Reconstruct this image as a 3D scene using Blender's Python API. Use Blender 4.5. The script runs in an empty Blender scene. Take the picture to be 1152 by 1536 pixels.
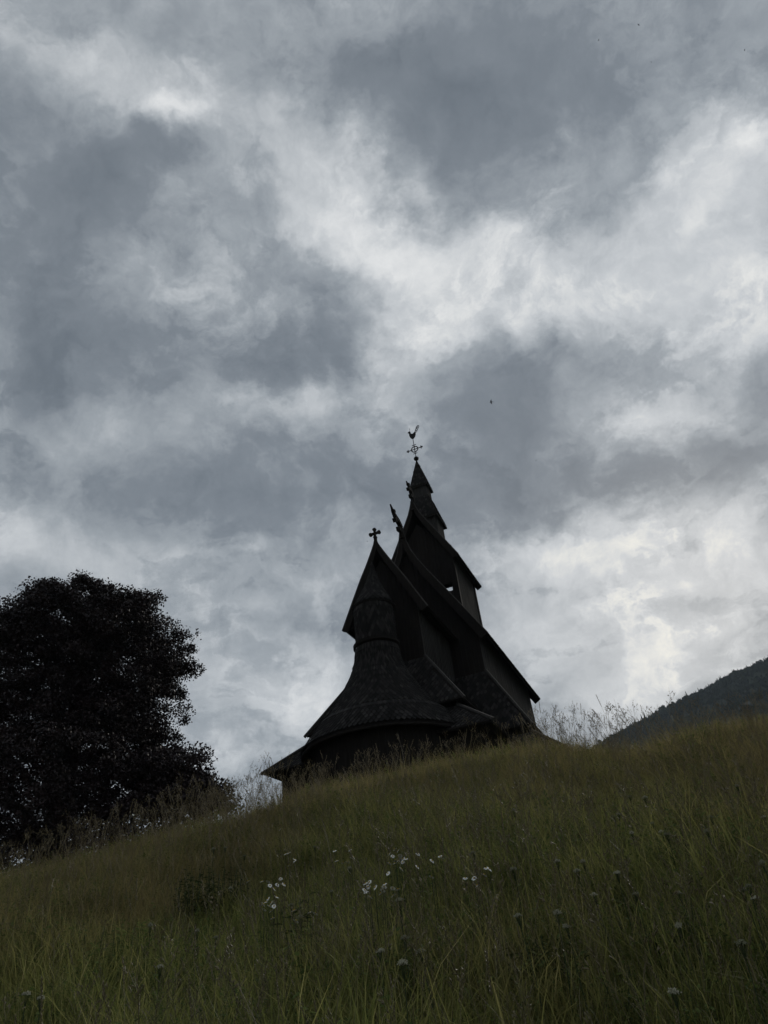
import bpy, bmesh, math, random
import numpy as np
from mathutils import Vector, Matrix

random.seed(7); rng = np.random.default_rng(11)
R = math.radians
scn = bpy.context.scene
col = scn.collection

# ------------------------------------------------------------------ camera
PITCH, ROLL, FPX = 0.61023, 0.12611, 1039.5
cam_d = bpy.data.cameras.new('camera'); cam = bpy.data.objects.new('camera', cam_d); col.objects.link(cam)
fwd = Vector((0, math.cos(PITCH), math.sin(PITCH))); up0 = Vector((0, -math.sin(PITCH), math.cos(PITCH))); rt0 = Vector((1, 0, 0))
crt = rt0*math.cos(ROLL) - up0*math.sin(ROLL); cup = up0*math.cos(ROLL) + rt0*math.sin(ROLL)
cam.matrix_world = Matrix(((crt.x, cup.x, -fwd.x, 0), (crt.y, cup.y, -fwd.y, 0), (crt.z, cup.z, -fwd.z, 0), (0, 0, 0, 1)))
cam_d.sensor_fit = 'VERTICAL'; cam_d.sensor_height = 36; cam_d.sensor_width = 27
cam_d.lens = FPX/1536*36
cam_d.clip_start = 0.05; cam_d.clip_end = 20000
scn.camera = cam

# ------------------------------------------------------------------ exposure
vs = scn.view_settings
vs.view_transform = 'Standard'; vs.look = 'None'; vs.exposure = 0.0; vs.gamma = 1.0; vs.use_curve_mapping = False

# ------------------------------------------------------------------ world: cloudy sky
SUN_AZ, SUN_EL = R(27), R(24)
w = bpy.data.worlds.new('World'); scn.world = w; w.use_nodes = True
nt = w.node_tree; nt.nodes.clear()
class NB:
    def __init__(s, nt): s.nt = nt
    def n(s, typ, **kw):
        nd = s.nt.nodes.new(typ)
        for k, v in kw.items(): setattr(nd, k, v)
        return nd
    def put(s, sock, v):
        if hasattr(v, 'is_output'): s.nt.links.new(v, sock)
        elif v is not None: sock.default_value = v
    def m(s, op, a, b=None, c=None, clamp=False):
        nd = s.n('ShaderNodeMath', operation=op); nd.use_clamp = clamp
        for i, v in enumerate((a, b, c)): s.put(nd.inputs[i], v)
        return nd.outputs[0]
    def vm(s, op, a, b=None, scale=None):
        nd = s.n('ShaderNodeVectorMath', operation=op)
        s.put(nd.inputs[0], a)
        if b is not None: s.put(nd.inputs[1], b)
        if scale is not None: s.put(nd.inputs['Scale'], scale)
        return nd.outputs['Value'] if op in ('LENGTH', 'DOT_PRODUCT', 'DISTANCE') else nd.outputs[0]
    def noise(s, vec, scale, detail=5, rough=.55, dist=0., out=0):
        nd = s.n('ShaderNodeTexNoise'); s.put(nd.inputs['Vector'], vec)
        nd.inputs['Scale'].default_value = scale; nd.inputs['Detail'].default_value = detail
        nd.inputs['Roughness'].default_value = rough; nd.inputs['Distortion'].default_value = dist
        return nd.outputs[out]
    def ramp(s, fac, stops):
        nd = s.n('ShaderNodeValToRGB'); s.put(nd.inputs[0], fac)
        e = nd.color_ramp.elements
        while len(e) < len(stops): e.new(.5)
        for el, (p, c) in zip(e, stops): el.position = p; el.color = (*c, 1)
        return nd.outputs[0]
    def mix(s, fac, a, b, blend='MIX'):
        nd = s.n('ShaderNodeMix', data_type='RGBA', blend_type=blend)
        s.put(nd.inputs['Factor'], fac); s.put(nd.inputs['A'], a); s.put(nd.inputs['B'], b)
        return nd.outputs['Result']
b = NB(nt)
tc = b.n('ShaderNodeTexCoord').outputs['Generated']
sep = b.n('ShaderNodeSeparateXYZ'); b.put(sep.inputs[0], tc)
zz = b.m('ADD', b.m('MAXIMUM', sep.outputs[2], 0.0), 0.12)
cmb = b.n('ShaderNodeCombineXYZ')
b.put(cmb.inputs[0], b.m('DIVIDE', sep.outputs[0], zz)); b.put(cmb.inputs[1], b.m('DIVIDE', sep.outputs[1], zz))
P = cmb.outputs[0]                                   # position on the cloud layer
wn = b.vm('SUBTRACT', b.noise(P, 3.2, 8, .60, 0, 1), (.5, .5, .5))
wd = b.vm('SUBTRACT', b.noise(tc, 7.0, 9, .60, 0, 1), (.5, .5, .5))      # puffs seen side-on
PW = b.vm('ADD', b.vm('ADD', P, b.vm('SCALE', wn, scale=.20)), b.vm('SCALE', b.vm('SCALE', wd, scale=.21), scale=b.m('ADD', .6, b.m('MULTIPLY', b.vm('LENGTH', P), .6))))
base = b.noise(PW, 3.0, 8, .58, .2)
val = b.m('MULTIPLY_ADD', b.m('SUBTRACT', base, .5), .62, .45)
det = b.noise(b.vm('ADD', tc, b.vm('SCALE', wd, scale=.12)), 9.0, 10, .66, .3)
val = b.m('ADD', val, b.m('MULTIPLY', b.m('SUBTRACT', det, .5), .72))
bil = b.m('ABSOLUTE', b.m('SUBTRACT', b.noise(b.vm('ADD', tc, b.vm('SCALE', wd, scale=.06)), 13.0, 6, .55, .2), .5))
val = b.m('ADD', val, b.m('MULTIPLY', b.m('SUBTRACT', bil, .09), .42))
def sstep(v, lo, hi):
    nd = b.n('ShaderNodeMapRange', interpolation_type='SMOOTHSTEP'); b.put(nd.inputs[0], v); nd.inputs[1].default_value = lo; nd.inputs[2].default_value = hi
    return nd.outputs[0]
scud = sstep(b.noise(b.vm('ADD', PW, (3.1, 1.7, 0)), 3.6, 10, .60, .2), .50, .60)      # ragged scud under the deck
val = b.m('MULTIPLY_ADD', scud, -.15, b.m('ADD', val, .03))
thin = sstep(b.noise(b.vm('ADD', tc, b.vm('SCALE', wd, scale=.10)), 6.0, 10, .64, .3), .53, .62)  # thin torn places
val = b.m('MULTIPLY_ADD', thin, .115, val)
# the cloud deck's thick and thin places: (x, y, radius x, radius y, amount)
CL = [(-0.278, 0.320, 0.060, 0.044, 0.20), (-0.217, 0.355, 0.078, 0.047, 0.18), (-0.180, 0.400, 0.037, 0.026, 0.20), (-0.299, 0.285, 0.048, 0.027, 0.15), (-0.051, 0.420, 0.056, 0.053, 0.16),
      (0.012, 0.521, 0.072, 0.064, 0.36), (0.069, 0.618, 0.067, 0.062, 0.25), (0.167, 0.676, 0.117, 0.095, 0.24), (0.245, 0.630, 0.102, 0.051, 0.14), (0.115, 0.754, 0.074, 0.075, 0.20),
      (0.521, 0.524, 0.099, 0.095, 0.26), (0.437, 0.709, 0.194, 0.100, 0.14), (0.612, 0.716, 0.108, 0.141, 0.20), (0.616, 0.902, 0.157, 0.144, 0.12), (0.532, 1.020, 0.062, 0.082, 0.18),
      (0.476, 1.339, 0.213, 0.147, 0.20), (0.764, 1.358, 0.171, 0.205, 0.16), (0.711, 1.717, 0.424, 0.248, 0.12), (0.372, 1.505, 0.191, 0.203, 0.13), (0.475, 1.965, 0.348, 0.297, 0.13),
      (-0.027, 0.480, 0.128, 0.090, 0.05), (0.047, 0.584, 0.043, 0.041, 0.22), (-0.159, 0.410, 0.023, 0.022, 0.18), (0.012, 0.447, 0.024, 0.042, 0.14), (0.546, 0.518, 0.033, 0.031, 0.20),
      (0.578, 0.615, 0.037, 0.048, -0.12), (0.452, 0.602, 0.080, 0.072, 0.12), (-0.219, 1.617, 0.135, 0.150, -0.12), (0.669, 0.923, 0.059, 0.055, -0.15), (-0.444, 1.927, 0.346, 0.436, 0.08),
      (-0.557, 1.193, 0.225, 0.159, 0.08), (0.340, 0.758, 0.151, 0.091, 0.10), (0.869, 1.776, 0.080, 0.092, 0.20), (0.795, 1.386, 0.077, 0.090, 0.20), (0.584, 1.647, 0.083, 0.076, 0.16),
      (0.876, 2.084, 0.300, 0.266, 0.25), (-0.734, 1.077, 0.075, 0.109, 0.30), (-0.301, 1.888, 0.130, 0.184, 0.14), (-0.476, 1.680, 0.128, 0.233, 0.15), (-0.454, 2.157, 0.277, 0.289, 0.12),
      (-0.122, 0.871, 0.092, 0.054, 0.15), (-0.350, 0.859, 0.187, 0.057, 0.08), (0.097, 0.437, 0.105, 0.101, -0.28), (0.021, 0.369, 0.063, 0.041, -0.20), (0.202, 0.389, 0.092, 0.084, -0.22),
      (0.325, 0.408, 0.113, 0.053, -0.14), (0.109, 0.582, 0.098, 0.037, -0.24), (-0.341, 0.374, 0.075, 0.097, -0.20), (-0.292, 0.470, 0.090, 0.087, -0.20), (-0.211, 0.431, 0.037, 0.023, -0.20),
      (-0.452, 0.570, 0.118, 0.136, -0.16), (-0.319, 0.762, 0.235, 0.086, -0.22), (-0.102, 0.760, 0.110, 0.091, -0.20), (-0.452, 0.697, 0.135, 0.085, -0.12), (0.276, 0.889, 0.150, 0.125, -0.26),
      (0.198, 1.043, 0.119, 0.128, -0.20), (0.065, 0.872, 0.073, 0.122, 0.14), (-0.227, 0.629, 0.131, 0.077, 0.08), (0.513, 1.148, 0.208, 0.088, -0.32), (0.273, 1.215, 0.197, 0.131, -0.20),
      (-0.409, 1.038, 0.305, 0.143, -0.20), (-0.167, 1.131, 0.183, 0.167, -0.20), (-0.009, 1.044, 0.089, 0.128, -0.10), (0.705, 0.958, 0.044, 0.076, -0.25), (-0.111, 0.307, 0.099, 0.044, -0.08)]
for cx, cy, sx, sy, am in CL:
    d = b.vm('MULTIPLY', b.vm('SUBTRACT', PW, (cx, cy, 0)), (1/sx, 1/sy, 0))
    g = b.m('EXPONENT', b.m('MULTIPLY', b.m('POWER', b.vm('DOT_PRODUCT', d, d), 1.5), -.65))
    val = b.m('MULTIPLY_ADD', g, am, val)
cl_col = b.ramp(b.m('MULTIPLY_ADD', val, .61, .325), [(0.0, (.104, .124, .146)), (.28, (.145, .169, .195)), (.46, (.206, .233, .262)), (.62, (.345, .376, .405)), (.80, (.59, .615, .636)), (1.0, (.92, .925, .92))])
sdir = (math.sin(SUN_AZ)*math.cos(SUN_EL), math.cos(SUN_AZ)*math.cos(SUN_EL), math.sin(SUN_EL))
dt = b.m('MAXIMUM', b.vm('DOT_PRODUCT', tc, sdir), 0)
glow = b.m('POWER', dt, 16)
warm = b.m('MULTIPLY', glow, b.m('MULTIPLY', b.m('MAXIMUM', b.m('SUBTRACT', val, .80), 0), 2.4), clamp=True)
cl_col = b.mix(warm, cl_col, (1.0, .95, .77, 1))
cl10 = b.vm('SCALE', cl_col, scale=10.)
sky = b.n('ShaderNodeTexSky', sky_type='NISHITA')
sky.sun_disc = False; sky.sun_elevation = SUN_EL; sky.sun_rotation = SUN_AZ
skyc = b.mix(.94, sky.outputs[0], cl10)
bg = b.n('ShaderNodeBackground'); b.put(bg.inputs[0], skyc); bg.inputs[1].default_value = .1
out = b.n('ShaderNodeOutputWorld'); nt.links.new(bg.outputs[0], out.inputs[0])

# ------------------------------------------------------------------ sun behind cloud
sd = bpy.data.lights.new('sun', 'SUN'); sd.energy = 1.5; sd.angle = R(20); sd.color = (1, .95, .86)
so = bpy.data.objects.new('sun', sd); col.objects.link(so)
so.rotation_euler = Vector(sdir).to_track_quat('Z', 'Y').to_euler(); so.location = (30, 60, 60)

# ------------------------------------------------------------------ helpers
def tag(o, label=None, cat=None, group=None, kind=None):
    for k, v in (('label', label), ('category', cat), ('group', group), ('kind', kind)):
        if v: o[k] = v
    return o
def mat(name, build, rough=.8, spec=.25):
    m = bpy.data.materials.new(name); m.use_nodes = True
    t = m.node_tree; p = t.nodes['Principled BSDF']
    p.inputs['Roughness'].default_value = rough; p.inputs['Specular IOR Level'].default_value = spec
    nb = NB(t); c = build(nb, p)
    if c is not None: nb.put(p.inputs['Base Color'], c)
    return m
def pos(nb): return nb.n('ShaderNodeNewGeometry').outputs['Position']
def objc(nb): return nb.n('ShaderNodeTexCoord').outputs['Object']
def rnd(nb): return nb.n('ShaderNodeObjectInfo').outputs['Random']

def m_tar(nb, p):
    v = objc(nb)
    n1 = nb.noise(nb.vm('MULTIPLY', v, (9, 9, 1.2)), 1.0, 5, .6)
    n2 = nb.noise(v, .5, 4, .6)
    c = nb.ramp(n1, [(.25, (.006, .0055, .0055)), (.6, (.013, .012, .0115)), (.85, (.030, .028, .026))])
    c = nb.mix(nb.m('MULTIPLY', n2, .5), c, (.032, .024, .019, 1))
    bp = nb.n('ShaderNodeBump'); bp.inputs['Strength'].default_value = .35; bp.inputs['Distance'].default_value = .02
    nb.put(bp.inputs['Height'], n1); nb.put(p.inputs['Normal'], bp.outputs[0])
    return c
def m_weathered(nb, p):
    v = objc(nb)
    n1 = nb.noise(nb.vm('MULTIPLY', v, (14, 14, .8)), 1.0, 6, .62)
    n2 = nb.noise(v, .8, 4, .6)
    c = nb.ramp(n1, [(.25, (.022, .021, .020)), (.55, (.055, .053, .051)), (.85, (.115, .111, .106))])
    c = nb.mix(nb.m('MULTIPLY', n2, .55), c, (.035, .03, .026, 1))
    return c
def m_shingle(nb, p):
    v = objc(nb)
    n1 = nb.noise(v, 1.6, 5, .7); n2 = nb.noise(v, .45, 4, .6)
    isl = nb.n('ShaderNodeNewGeometry').outputs['Random Per Island']
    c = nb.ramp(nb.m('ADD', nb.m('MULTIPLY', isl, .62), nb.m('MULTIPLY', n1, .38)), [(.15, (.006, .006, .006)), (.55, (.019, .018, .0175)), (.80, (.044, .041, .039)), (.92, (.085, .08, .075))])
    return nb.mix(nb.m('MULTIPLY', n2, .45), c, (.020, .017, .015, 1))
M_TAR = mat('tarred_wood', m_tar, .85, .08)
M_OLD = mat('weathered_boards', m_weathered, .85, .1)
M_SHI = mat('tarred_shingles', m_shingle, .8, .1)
M_IRON = mat('black_iron', lambda nb, p: nb.ramp(nb.noise(objc(nb), 12, 3), [(.3, (.008, .008, .009)), (.8, (.018, .017, .017))]), .6, .2)
M_LEAF = mat('copper_beech_leaves', lambda nb, p: nb.ramp(nb.noise(objc(nb), .9, 4, .6), [(.3, (.016, .011, .012)), (.7, (.034, .020, .020))]), .55, .3)
M_BARK = mat('beech_bark', lambda nb, p: nb.ramp(nb.noise(objc(nb), 5, 5), [(.3, (.04, .037, .034)), (.8, (.10, .095, .088))]), .85, .2)

def mesh_obj(name, verts, faces, m, parent=None, smooth=False, loc=None):
    me = bpy.data.meshes.new(name); me.from_pydata([tuple(v) for v in verts], [], faces); me.update()
    if m: me.materials.append(m)
    if smooth: me.polygons.foreach_set('use_smooth', [True]*len(me.polygons))
    o = bpy.data.objects.new(name, me); col.objects.link(o)
    if parent: o.parent = parent
    if loc: o.location = loc
    return o
class MB:
    """collects shapes for one mesh"""
    def __init__(s): s.v = []; s.f = []
    def add(s, vs, fs):
        k = len(s.v); s.v += [tuple(x) for x in vs]; s.f += [tuple(i+k for i in f) for f in fs]
    def box(s, c, h, rot=None):
        c = Vector(c); rot = rot or Matrix.Identity(3)
        vs = [c + rot @ Vector((i*h[0], j*h[1], k*h[2])) for i in (-1, 1) for j in (-1, 1) for k in (-1, 1)]
        s.add(vs, [(0, 1, 3, 2), (4, 6, 7, 5), (0, 4, 5, 1), (2, 3, 7, 6), (0, 2, 6, 4), (1, 5, 7, 3)])
    def slab(s, quad, t):
        """a plate: quad (outer face, counter-clockwise) thickened inwards by t"""
        q = [Vector(p) for p in quad]; n = (q[1]-q[0]).cross(q[2]-q[0]).normalized()
        k = len(q)
        s.add(q + [p - n*t for p in q], [tuple(range(k)), tuple(range(2*k-1, k-1, -1))] + [(i, i+k, (i+1) % k+k, (i+1) % k) for i in range(k)])
    def tube(s, pts, rad, n=8, cap=True):
        pts = [Vector(p) for p in pts]; rad = rad if hasattr(rad, '__len__') else [rad]*len(pts)
        k = len(s.v); up = Vector((.13, .31, .94))
        for i, p in enumerate(pts):
            t = (pts[min(i+1, len(pts)-1)] - pts[max(i-1, 0)]).normalized()
            a = t.cross(up)
            if a.length < .05: a = t.cross(Vector((1, 0, 0)))
            a.normalize(); c = t.cross(a)
            for j in range(n):
                th = 2*math.pi*j/n; s.v.append(tuple(p + (a*math.cos(th) + c*math.sin(th))*rad[i]))
        for i in range(len(pts)-1):
            for j in range(n): s.f.append((k+i*n+j, k+i*n+(j+1) % n, k+(i+1)*n+(j+1) % n, k+(i+1)*n+j))
        if cap: s.f.append(tuple(k+n-1-j for j in range(n))); s.f.append(tuple(k+(len(pts)-1)*n+j for j in range(n)))
    def prism(s, outline, y0, y1):
        """outline in (x, z), pushed along y"""
        k = len(outline)
        s.add([(x, y0, z) for x, z in outline] + [(x, y1, z) for x, z in outline],
              [tuple(range(k)), tuple(range(2*k-1, k-1, -1))] + [(i, i+k, (i+1) % k+k, (i+1) % k) for i in range(k)])
    def build(s, name, m, parent=None, smooth=False, dz=0, kind=None):
        o = mesh_obj(name, [(x, y, z-dz) for x, y, z in s.v], s.f, m, parent, smooth)
        if kind: o['kind'] = kind
        return o

# ------------------------------------------------------------------ terrain
AZT = [-180, -90, -55, -45, -30, -26, -21.6, -17.4, -11.9, -7.7, -3.4, 1, 5.3, 9.6, 12.5, 14, 15.5, 19.5, 23.3, 26.6, 40, 60, 90, 180]
ELT = [-9, 0, 6.5, 8.5, 10.0, 10.95, 12.0, 12.45, 12.9, 14.2, 14.8, 15.3, 15.35, 15.2, 14.35, 13.95, 13.85, 13.95, 13.75, 13.6, 12.5, 10, 3, -9]
RC, GH = 12.0, .42
def vnoise(x, y):
    return (np.sin(x*1.3+.7*np.sin(y*.9+1))*np.cos(y*1.1+.5*np.sin(x*.8)) + .5*np.sin(x*2.9+y*1.7+2)*np.cos(y*3.1-x*.6))
def ground(x, y):
    x = np.asarray(x, float); y = np.asarray(y, float)
    r = np.hypot(x, y); az = np.degrees(np.arctan2(x, y))
    el = sum(np.interp(az+k, AZT, ELT) for k in (-1.5, 0, 1.5))/3
    zc = RC*np.tan(np.radians(el)) - GH
    t = np.clip(r/RC, 0, 1)
    zin = -1.62 + (zc+1.62)*t**1.12
    front = np.clip(np.cos(np.radians(az))*1.4, 0, 1)
    plat = (3.2 + 1.8*np.clip((az+22)/14, 0, 1))*front - 2.5*(1-front)
    u = np.clip((r-RC)/13., 0, 1)
    s = u*(1.35-.35*u*u)
    zout = zc + (plat-zc)*np.minimum(s, 1)
    far = np.clip((r-70)/200, 0, 1); far = far*far*(3-2*far)
    zout = zout*(1-far) + (-4)*far
    z = np.where(r < RC, zin, zout)
    return z + (.06*vnoise(x, y)+.035*vnoise(x*2.7+5, y*2.7))*np.clip(r/3, 0, 1)*np.clip((60-r)/30, 0, 1)
def g1(x, y): return float(ground(x, y))

def m_soil(nb, p):
    v = pos(nb)
    c = nb.ramp(nb.noise(v, 1.2, 6, .6), [(.3, (.045, .05, .02)), (.55, (.09, .09, .036)), (.8, (.12, .105, .052))])
    return c
M_SOIL = mat('turf', m_soil, .95, .1)
azs = np.concatenate([np.arange(-180, -60, 6), np.arange(-60, 60, 1.5), np.arange(60, 180, 6)])
rs = np.concatenate([np.arange(.0, 16, .4), np.arange(16, 40, 1.2), np.geomspace(40, 6000, 26)])
V = []; Fq = []
for r_ in rs:
    a_ = np.radians(azs); xx = np.sin(a_)*max(r_, .01); yy = np.cos(a_)*max(r_, .01); zs_ = ground(xx, yy)
    V += list(zip(xx, yy, zs_))
na = len(azs)
for i in range(len(rs)-1):
    for j in range(na): Fq.append((i*na+j, i*na+(j+1) % na, (i+1)*na+(j+1) % na, (i+1)*na+j))
gr = mesh_obj('ground', V, Fq, M_SOIL, smooth=True)
tag(gr, 'steep grassy bank rising to the church', None, None, 'structure')

# the mountain behind, to the right
MAZ = [-60, -25, 0, 8, 14.5, 17.4, 20.1, 22.8, 25.6, 28.15, 34, 42, 55, 75]
MEL = [2, 4, 8.2, 11.2, 14.0, 14.9, 15.55, 16.1, 16.85, 17.1, 18.2, 19.2, 19, 14]
MD = 1000.
def mountain(r, az):
    el = np.interp(az, MAZ, MEL)
    zt = MD*np.tan(np.radians(el))
    t = np.clip((r-350)/(MD-350), 0, 1.6)
    prof = np.where(t <= 1, t**1.05, 1-.25*(t-1))
    x = r*np.sin(np.radians(az)); y = r*np.cos(np.radians(az))
    bump = 9*np.sin(x*.021+np.sin(y*.013))*np.cos(y*.017+1) + 4*np.sin(x*.06+y*.045)
    return -4 + (zt+4)*prof + bump*np.clip(t*2, 0, 1)*np.clip(1.0-.75*np.exp(-((t-1)/.15)**2), 0, 1)
maz = np.arange(-60, 76, 1.0); mr = np.linspace(350, 1300, 42)
V = []; Fq = []
for r_ in mr:
    zt = mountain(r_, maz); V += list(zip(r_*np.sin(np.radians(maz)), r_*np.cos(np.radians(maz)), zt))
for i in range(len(mr)-1):
    for j in range(len(maz)-1): k = i*len(maz)+j; Fq.append((k, k+1, k+len(maz)+1, k+len(maz)))
M_FOREST_FLOOR = mat('forest_floor', lambda nb, p: nb.ramp(nb.noise(pos(nb), .02, 6), [(.3, (.012, .016, .009)), (.7, (.03, .036, .018))]), .95, .1)
mt = mesh_obj('mountain', V, Fq, M_FOREST_FLOOR, smooth=True)
tag(mt, 'dark wooded mountainside behind the grass on the right', None, None, 'structure')

# ---- instancing on points with geometry nodes (only for what nobody could count)
def scatter(name, pts, rot, scl, idx, sources, m, label, cat):
    c = bpy.data.collections.new(name+'_kinds')
    for o in sources:
        if o.name in col.objects: col.objects.unlink(o)
        c.objects.link(o)
    me = bpy.data.meshes.new(name); n = len(pts); me.vertices.add(n)
    me.vertices.foreach_set('co', np.asarray(pts, 'f').ravel())
    a = me.attributes.new('rot', 'FLOAT_VECTOR', 'POINT'); a.data.foreach_set('vector', np.asarray(rot, 'f').ravel())
    a = me.attributes.new('scl', 'FLOAT', 'POINT'); a.data.foreach_set('value', np.asarray(scl, 'f'))
    a = me.attributes.new('idx', 'INT', 'POINT'); a.data.foreach_set('value', np.asarray(idx, 'i'))
    me.materials.append(m)
    o = bpy.data.objects.new(name, me); col.objects.link(o); tag(o, label, cat, None, 'stuff')
    g = bpy.data.node_groups.new(name, 'GeometryNodeTree')
    g.interface.new_socket('Geometry', in_out='INPUT', socket_type='NodeSocketGeometry')
    g.interface.new_socket('Geometry', in_out='OUTPUT', socket_type='NodeSocketGeometry')
    N = g.nodes.new; L = g.links.new
    gi = N('NodeGroupInput'); go = N('NodeGroupOutput'); ip = N('GeometryNodeInstanceOnPoints'); ci = N('GeometryNodeCollectionInfo')
    ci.inputs['Collection'].default_value = c; ci.inputs['Separate Children'].default_value = True; ci.inputs['Reset Children'].default_value = True
    ip.inputs['Pick Instance'].default_value = True
    def attr(nm, t):
        q = N('GeometryNodeInputNamedAttribute'); q.data_type = t; q.inputs['Name'].default_value = nm
        return q.outputs['Attribute']
    er = N('FunctionNodeEulerToRotation'); L(attr('rot', 'FLOAT_VECTOR'), er.inputs[0]); L(er.outputs[0], ip.inputs['Rotation'])
    L(attr('scl', 'FLOAT'), ip.inputs['Scale']); L(attr('idx', 'INT'), ip.inputs['Instance Index'])
    L(gi.outputs[0], ip.inputs['Points']); L(ci.outputs[0], ip.inputs['Instance']); L(ip.outputs[0], go.inputs[0])
    md = o.modifiers.new('scatter', 'NODES'); md.node_group = g
    return o

# ---- forest on the mountain
M_SPRUCE = mat('far_trees', lambda nb, p: nb.ramp(rnd(nb), [(0, (.010, .015, .009)), (.6, (.020, .028, .014)), (1, (.035, .042, .018))]), .9, .1)
def far_tree(kind):
    mb = MB()
    if kind == 0:   # spruce: stacked ragged skirts
        for k in range(6):
            z0 = 1.0+k*1.55; r0 = 2.0*(1-k/6.6); n = 9
            ring = [(math.cos(2*math.pi*j/n)*r0*random.uniform(.7, 1.15), math.sin(2*math.pi*j/n)*r0*random.uniform(.7, 1.15), z0+random.uniform(-.3, .2)) for j in range(n)]
            mb.add(ring+[(0, 0, z0+2.4)], [(j, (j+1) % n, n) for j in range(n)])
    else:           # birch or rowan: many leaf clumps
        for _ in range(46):
            u = rng.normal(size=3); u /= np.linalg.norm(u); c = u*np.array([2.2, 2.2, 2.6])*rng.uniform(.3, 1)**.5 + (0, 0, 4.3)
            pts = [c + rng.normal(size=3)*.7 for _ in range(4)]
            mb.add(pts, [(0, 1, 2), (0, 2, 3), (0, 3, 1), (1, 3, 2)])
        mb.tube([(0, 0, 0), (0, 0, 3.5)], .15, 5)
    return mb.build('far_tree', M_SPRUCE)
fk = [far_tree(0), far_tree(0), far_tree(1), far_tree(1)]
n = 16000
faz = rng.uniform(8, 46, n); fr = np.sqrt(rng.uniform(420**2, 1060**2, n))
faz[:3200] = rng.uniform(11, 34, 3200); fr[:3200] = rng.uniform(960, 1030, 3200)
fz = mountain(fr, faz)
pts = np.stack([fr*np.sin(np.radians(faz)), fr*np.cos(np.radians(faz)), fz-.4], 1)
scatter('forest', pts, np.stack([np.zeros(n), np.zeros(n), rng.uniform(0, 6.28, n)], 1), rng.uniform(.4, .9, n)*np.where(rng.random(n) < .02, 1.5, 1), rng.choice(4, n, p=[.12, .10, .42, .36]), fk, M_SPRUCE,
        'dark mixed forest covering the mountainside on the right', 'forest')

# ------------------------------------------------------------------ stave church
AX = 0.341462
CD = Vector((math.sin(AX), math.cos(AX), 0)); ZG = 5.0
church = bpy.data.objects.new('stave_church', None); col.objects.link(church)
church.location = (-1.6387, 27.8535, ZG); church.rotation_euler = (0, 0, -AX)
tag(church, 'black tarred wooden stave church with stacked shingled roofs standing on the hilltop', 'church')
def part(mb, name, m, parent=None, smooth=False, kind=None): return mb.build(name, m, parent or church, smooth, ZG, kind)

SW, SE = .20, .165     # shingle width, exposed length
def shingle_plate(mb, c, ax, dn, nrm, w_, l_, lift):
    """one tongue-shaped shingle: c top centre, ax across, dn downslope, nrm outward"""
    h = w_*.5
    a = c - ax*h*.35; d_ = c + ax*h*.35
    m0 = c + dn*SE + nrm*lift*.5
    pts = [a, d_, m0 + ax*h, c + dn*SE*1.95 + nrm*lift, m0 - ax*h]
    mb.add(pts + [p - nrm*.016 for p in pts[2:]], [(0, 4, 3, 2, 1), (2, 3, 6, 5), (3, 4, 7, 6)])
def shingle_quad(mb, bl, br, tr, tl):
    bl, br, tr, tl = map(Vector, (bl, br, tr, tl))
    n = (br-bl).cross(tl-bl).normalized()
    H = ((tl+tr)/2 - (bl+br)/2).length; rows = max(2, int(H/SE))
    for i in range(rows+1):
        t0 = min((i+1.9)/rows, 1.0); tb = i/rows-.02
        L0 = bl.lerp(tl, t0); R0 = br.lerp(tr, t0); Lb = bl.lerp(tl, tb); Rb = br.lerp(tr, tb)
        ln = (R0-L0).length
        if ln < .1 or t0-tb < .2/rows: continue
        wv = (R0-L0).normalized(); dnv = -( (n.cross(wv)).normalized() ); 
        if dnv.dot(bl-tl) < 0: dnv = -dnv
        if i == rows: continue
        wx = (br-bl).normalized(); u0 = (L0-bl).dot(wx); ul = max(u0, (Lb-bl).dot(wx)); ur = min(u0+ln, (Rb-bl).dot(wx))
        off = .5 if i % 2 else 0
        for k in range(math.floor(ul/SW)-1, math.ceil(ur/SW)+2):
            u = (k+off)*SW
            if u < u0+.03 or u > u0+ln-.03: continue
            shingle_plate(mb, L0 + wv*(u-u0), wv, dnv, n, SW*.90*random.uniform(.95, 1.02), SE, .045+random.uniform(-.006, .008))
def smooth_profile(prof, n=40):
    p = np.array(prof); t = np.linspace(0, len(p)-1, n); o = []
    for u in t:                                        # Catmull-Rom through the points
        i = min(int(u), len(p)-2); f = u-i; p0, p1, p2, p3 = p[max(i-1, 0)], p[i], p[i+1], p[min(i+2, len(p)-1)]
        o.append(tuple(.5*((2*p1)+(-p0+p2)*f+(2*p0-5*p1+4*p2-p3)*f*f+(-p0+3*p1-3*p2+p3)*f**3)))
    return o
def inner(prof): return [(max(r_-.045, .005), z_) for r_, z_ in smooth_profile(prof)]
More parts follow.
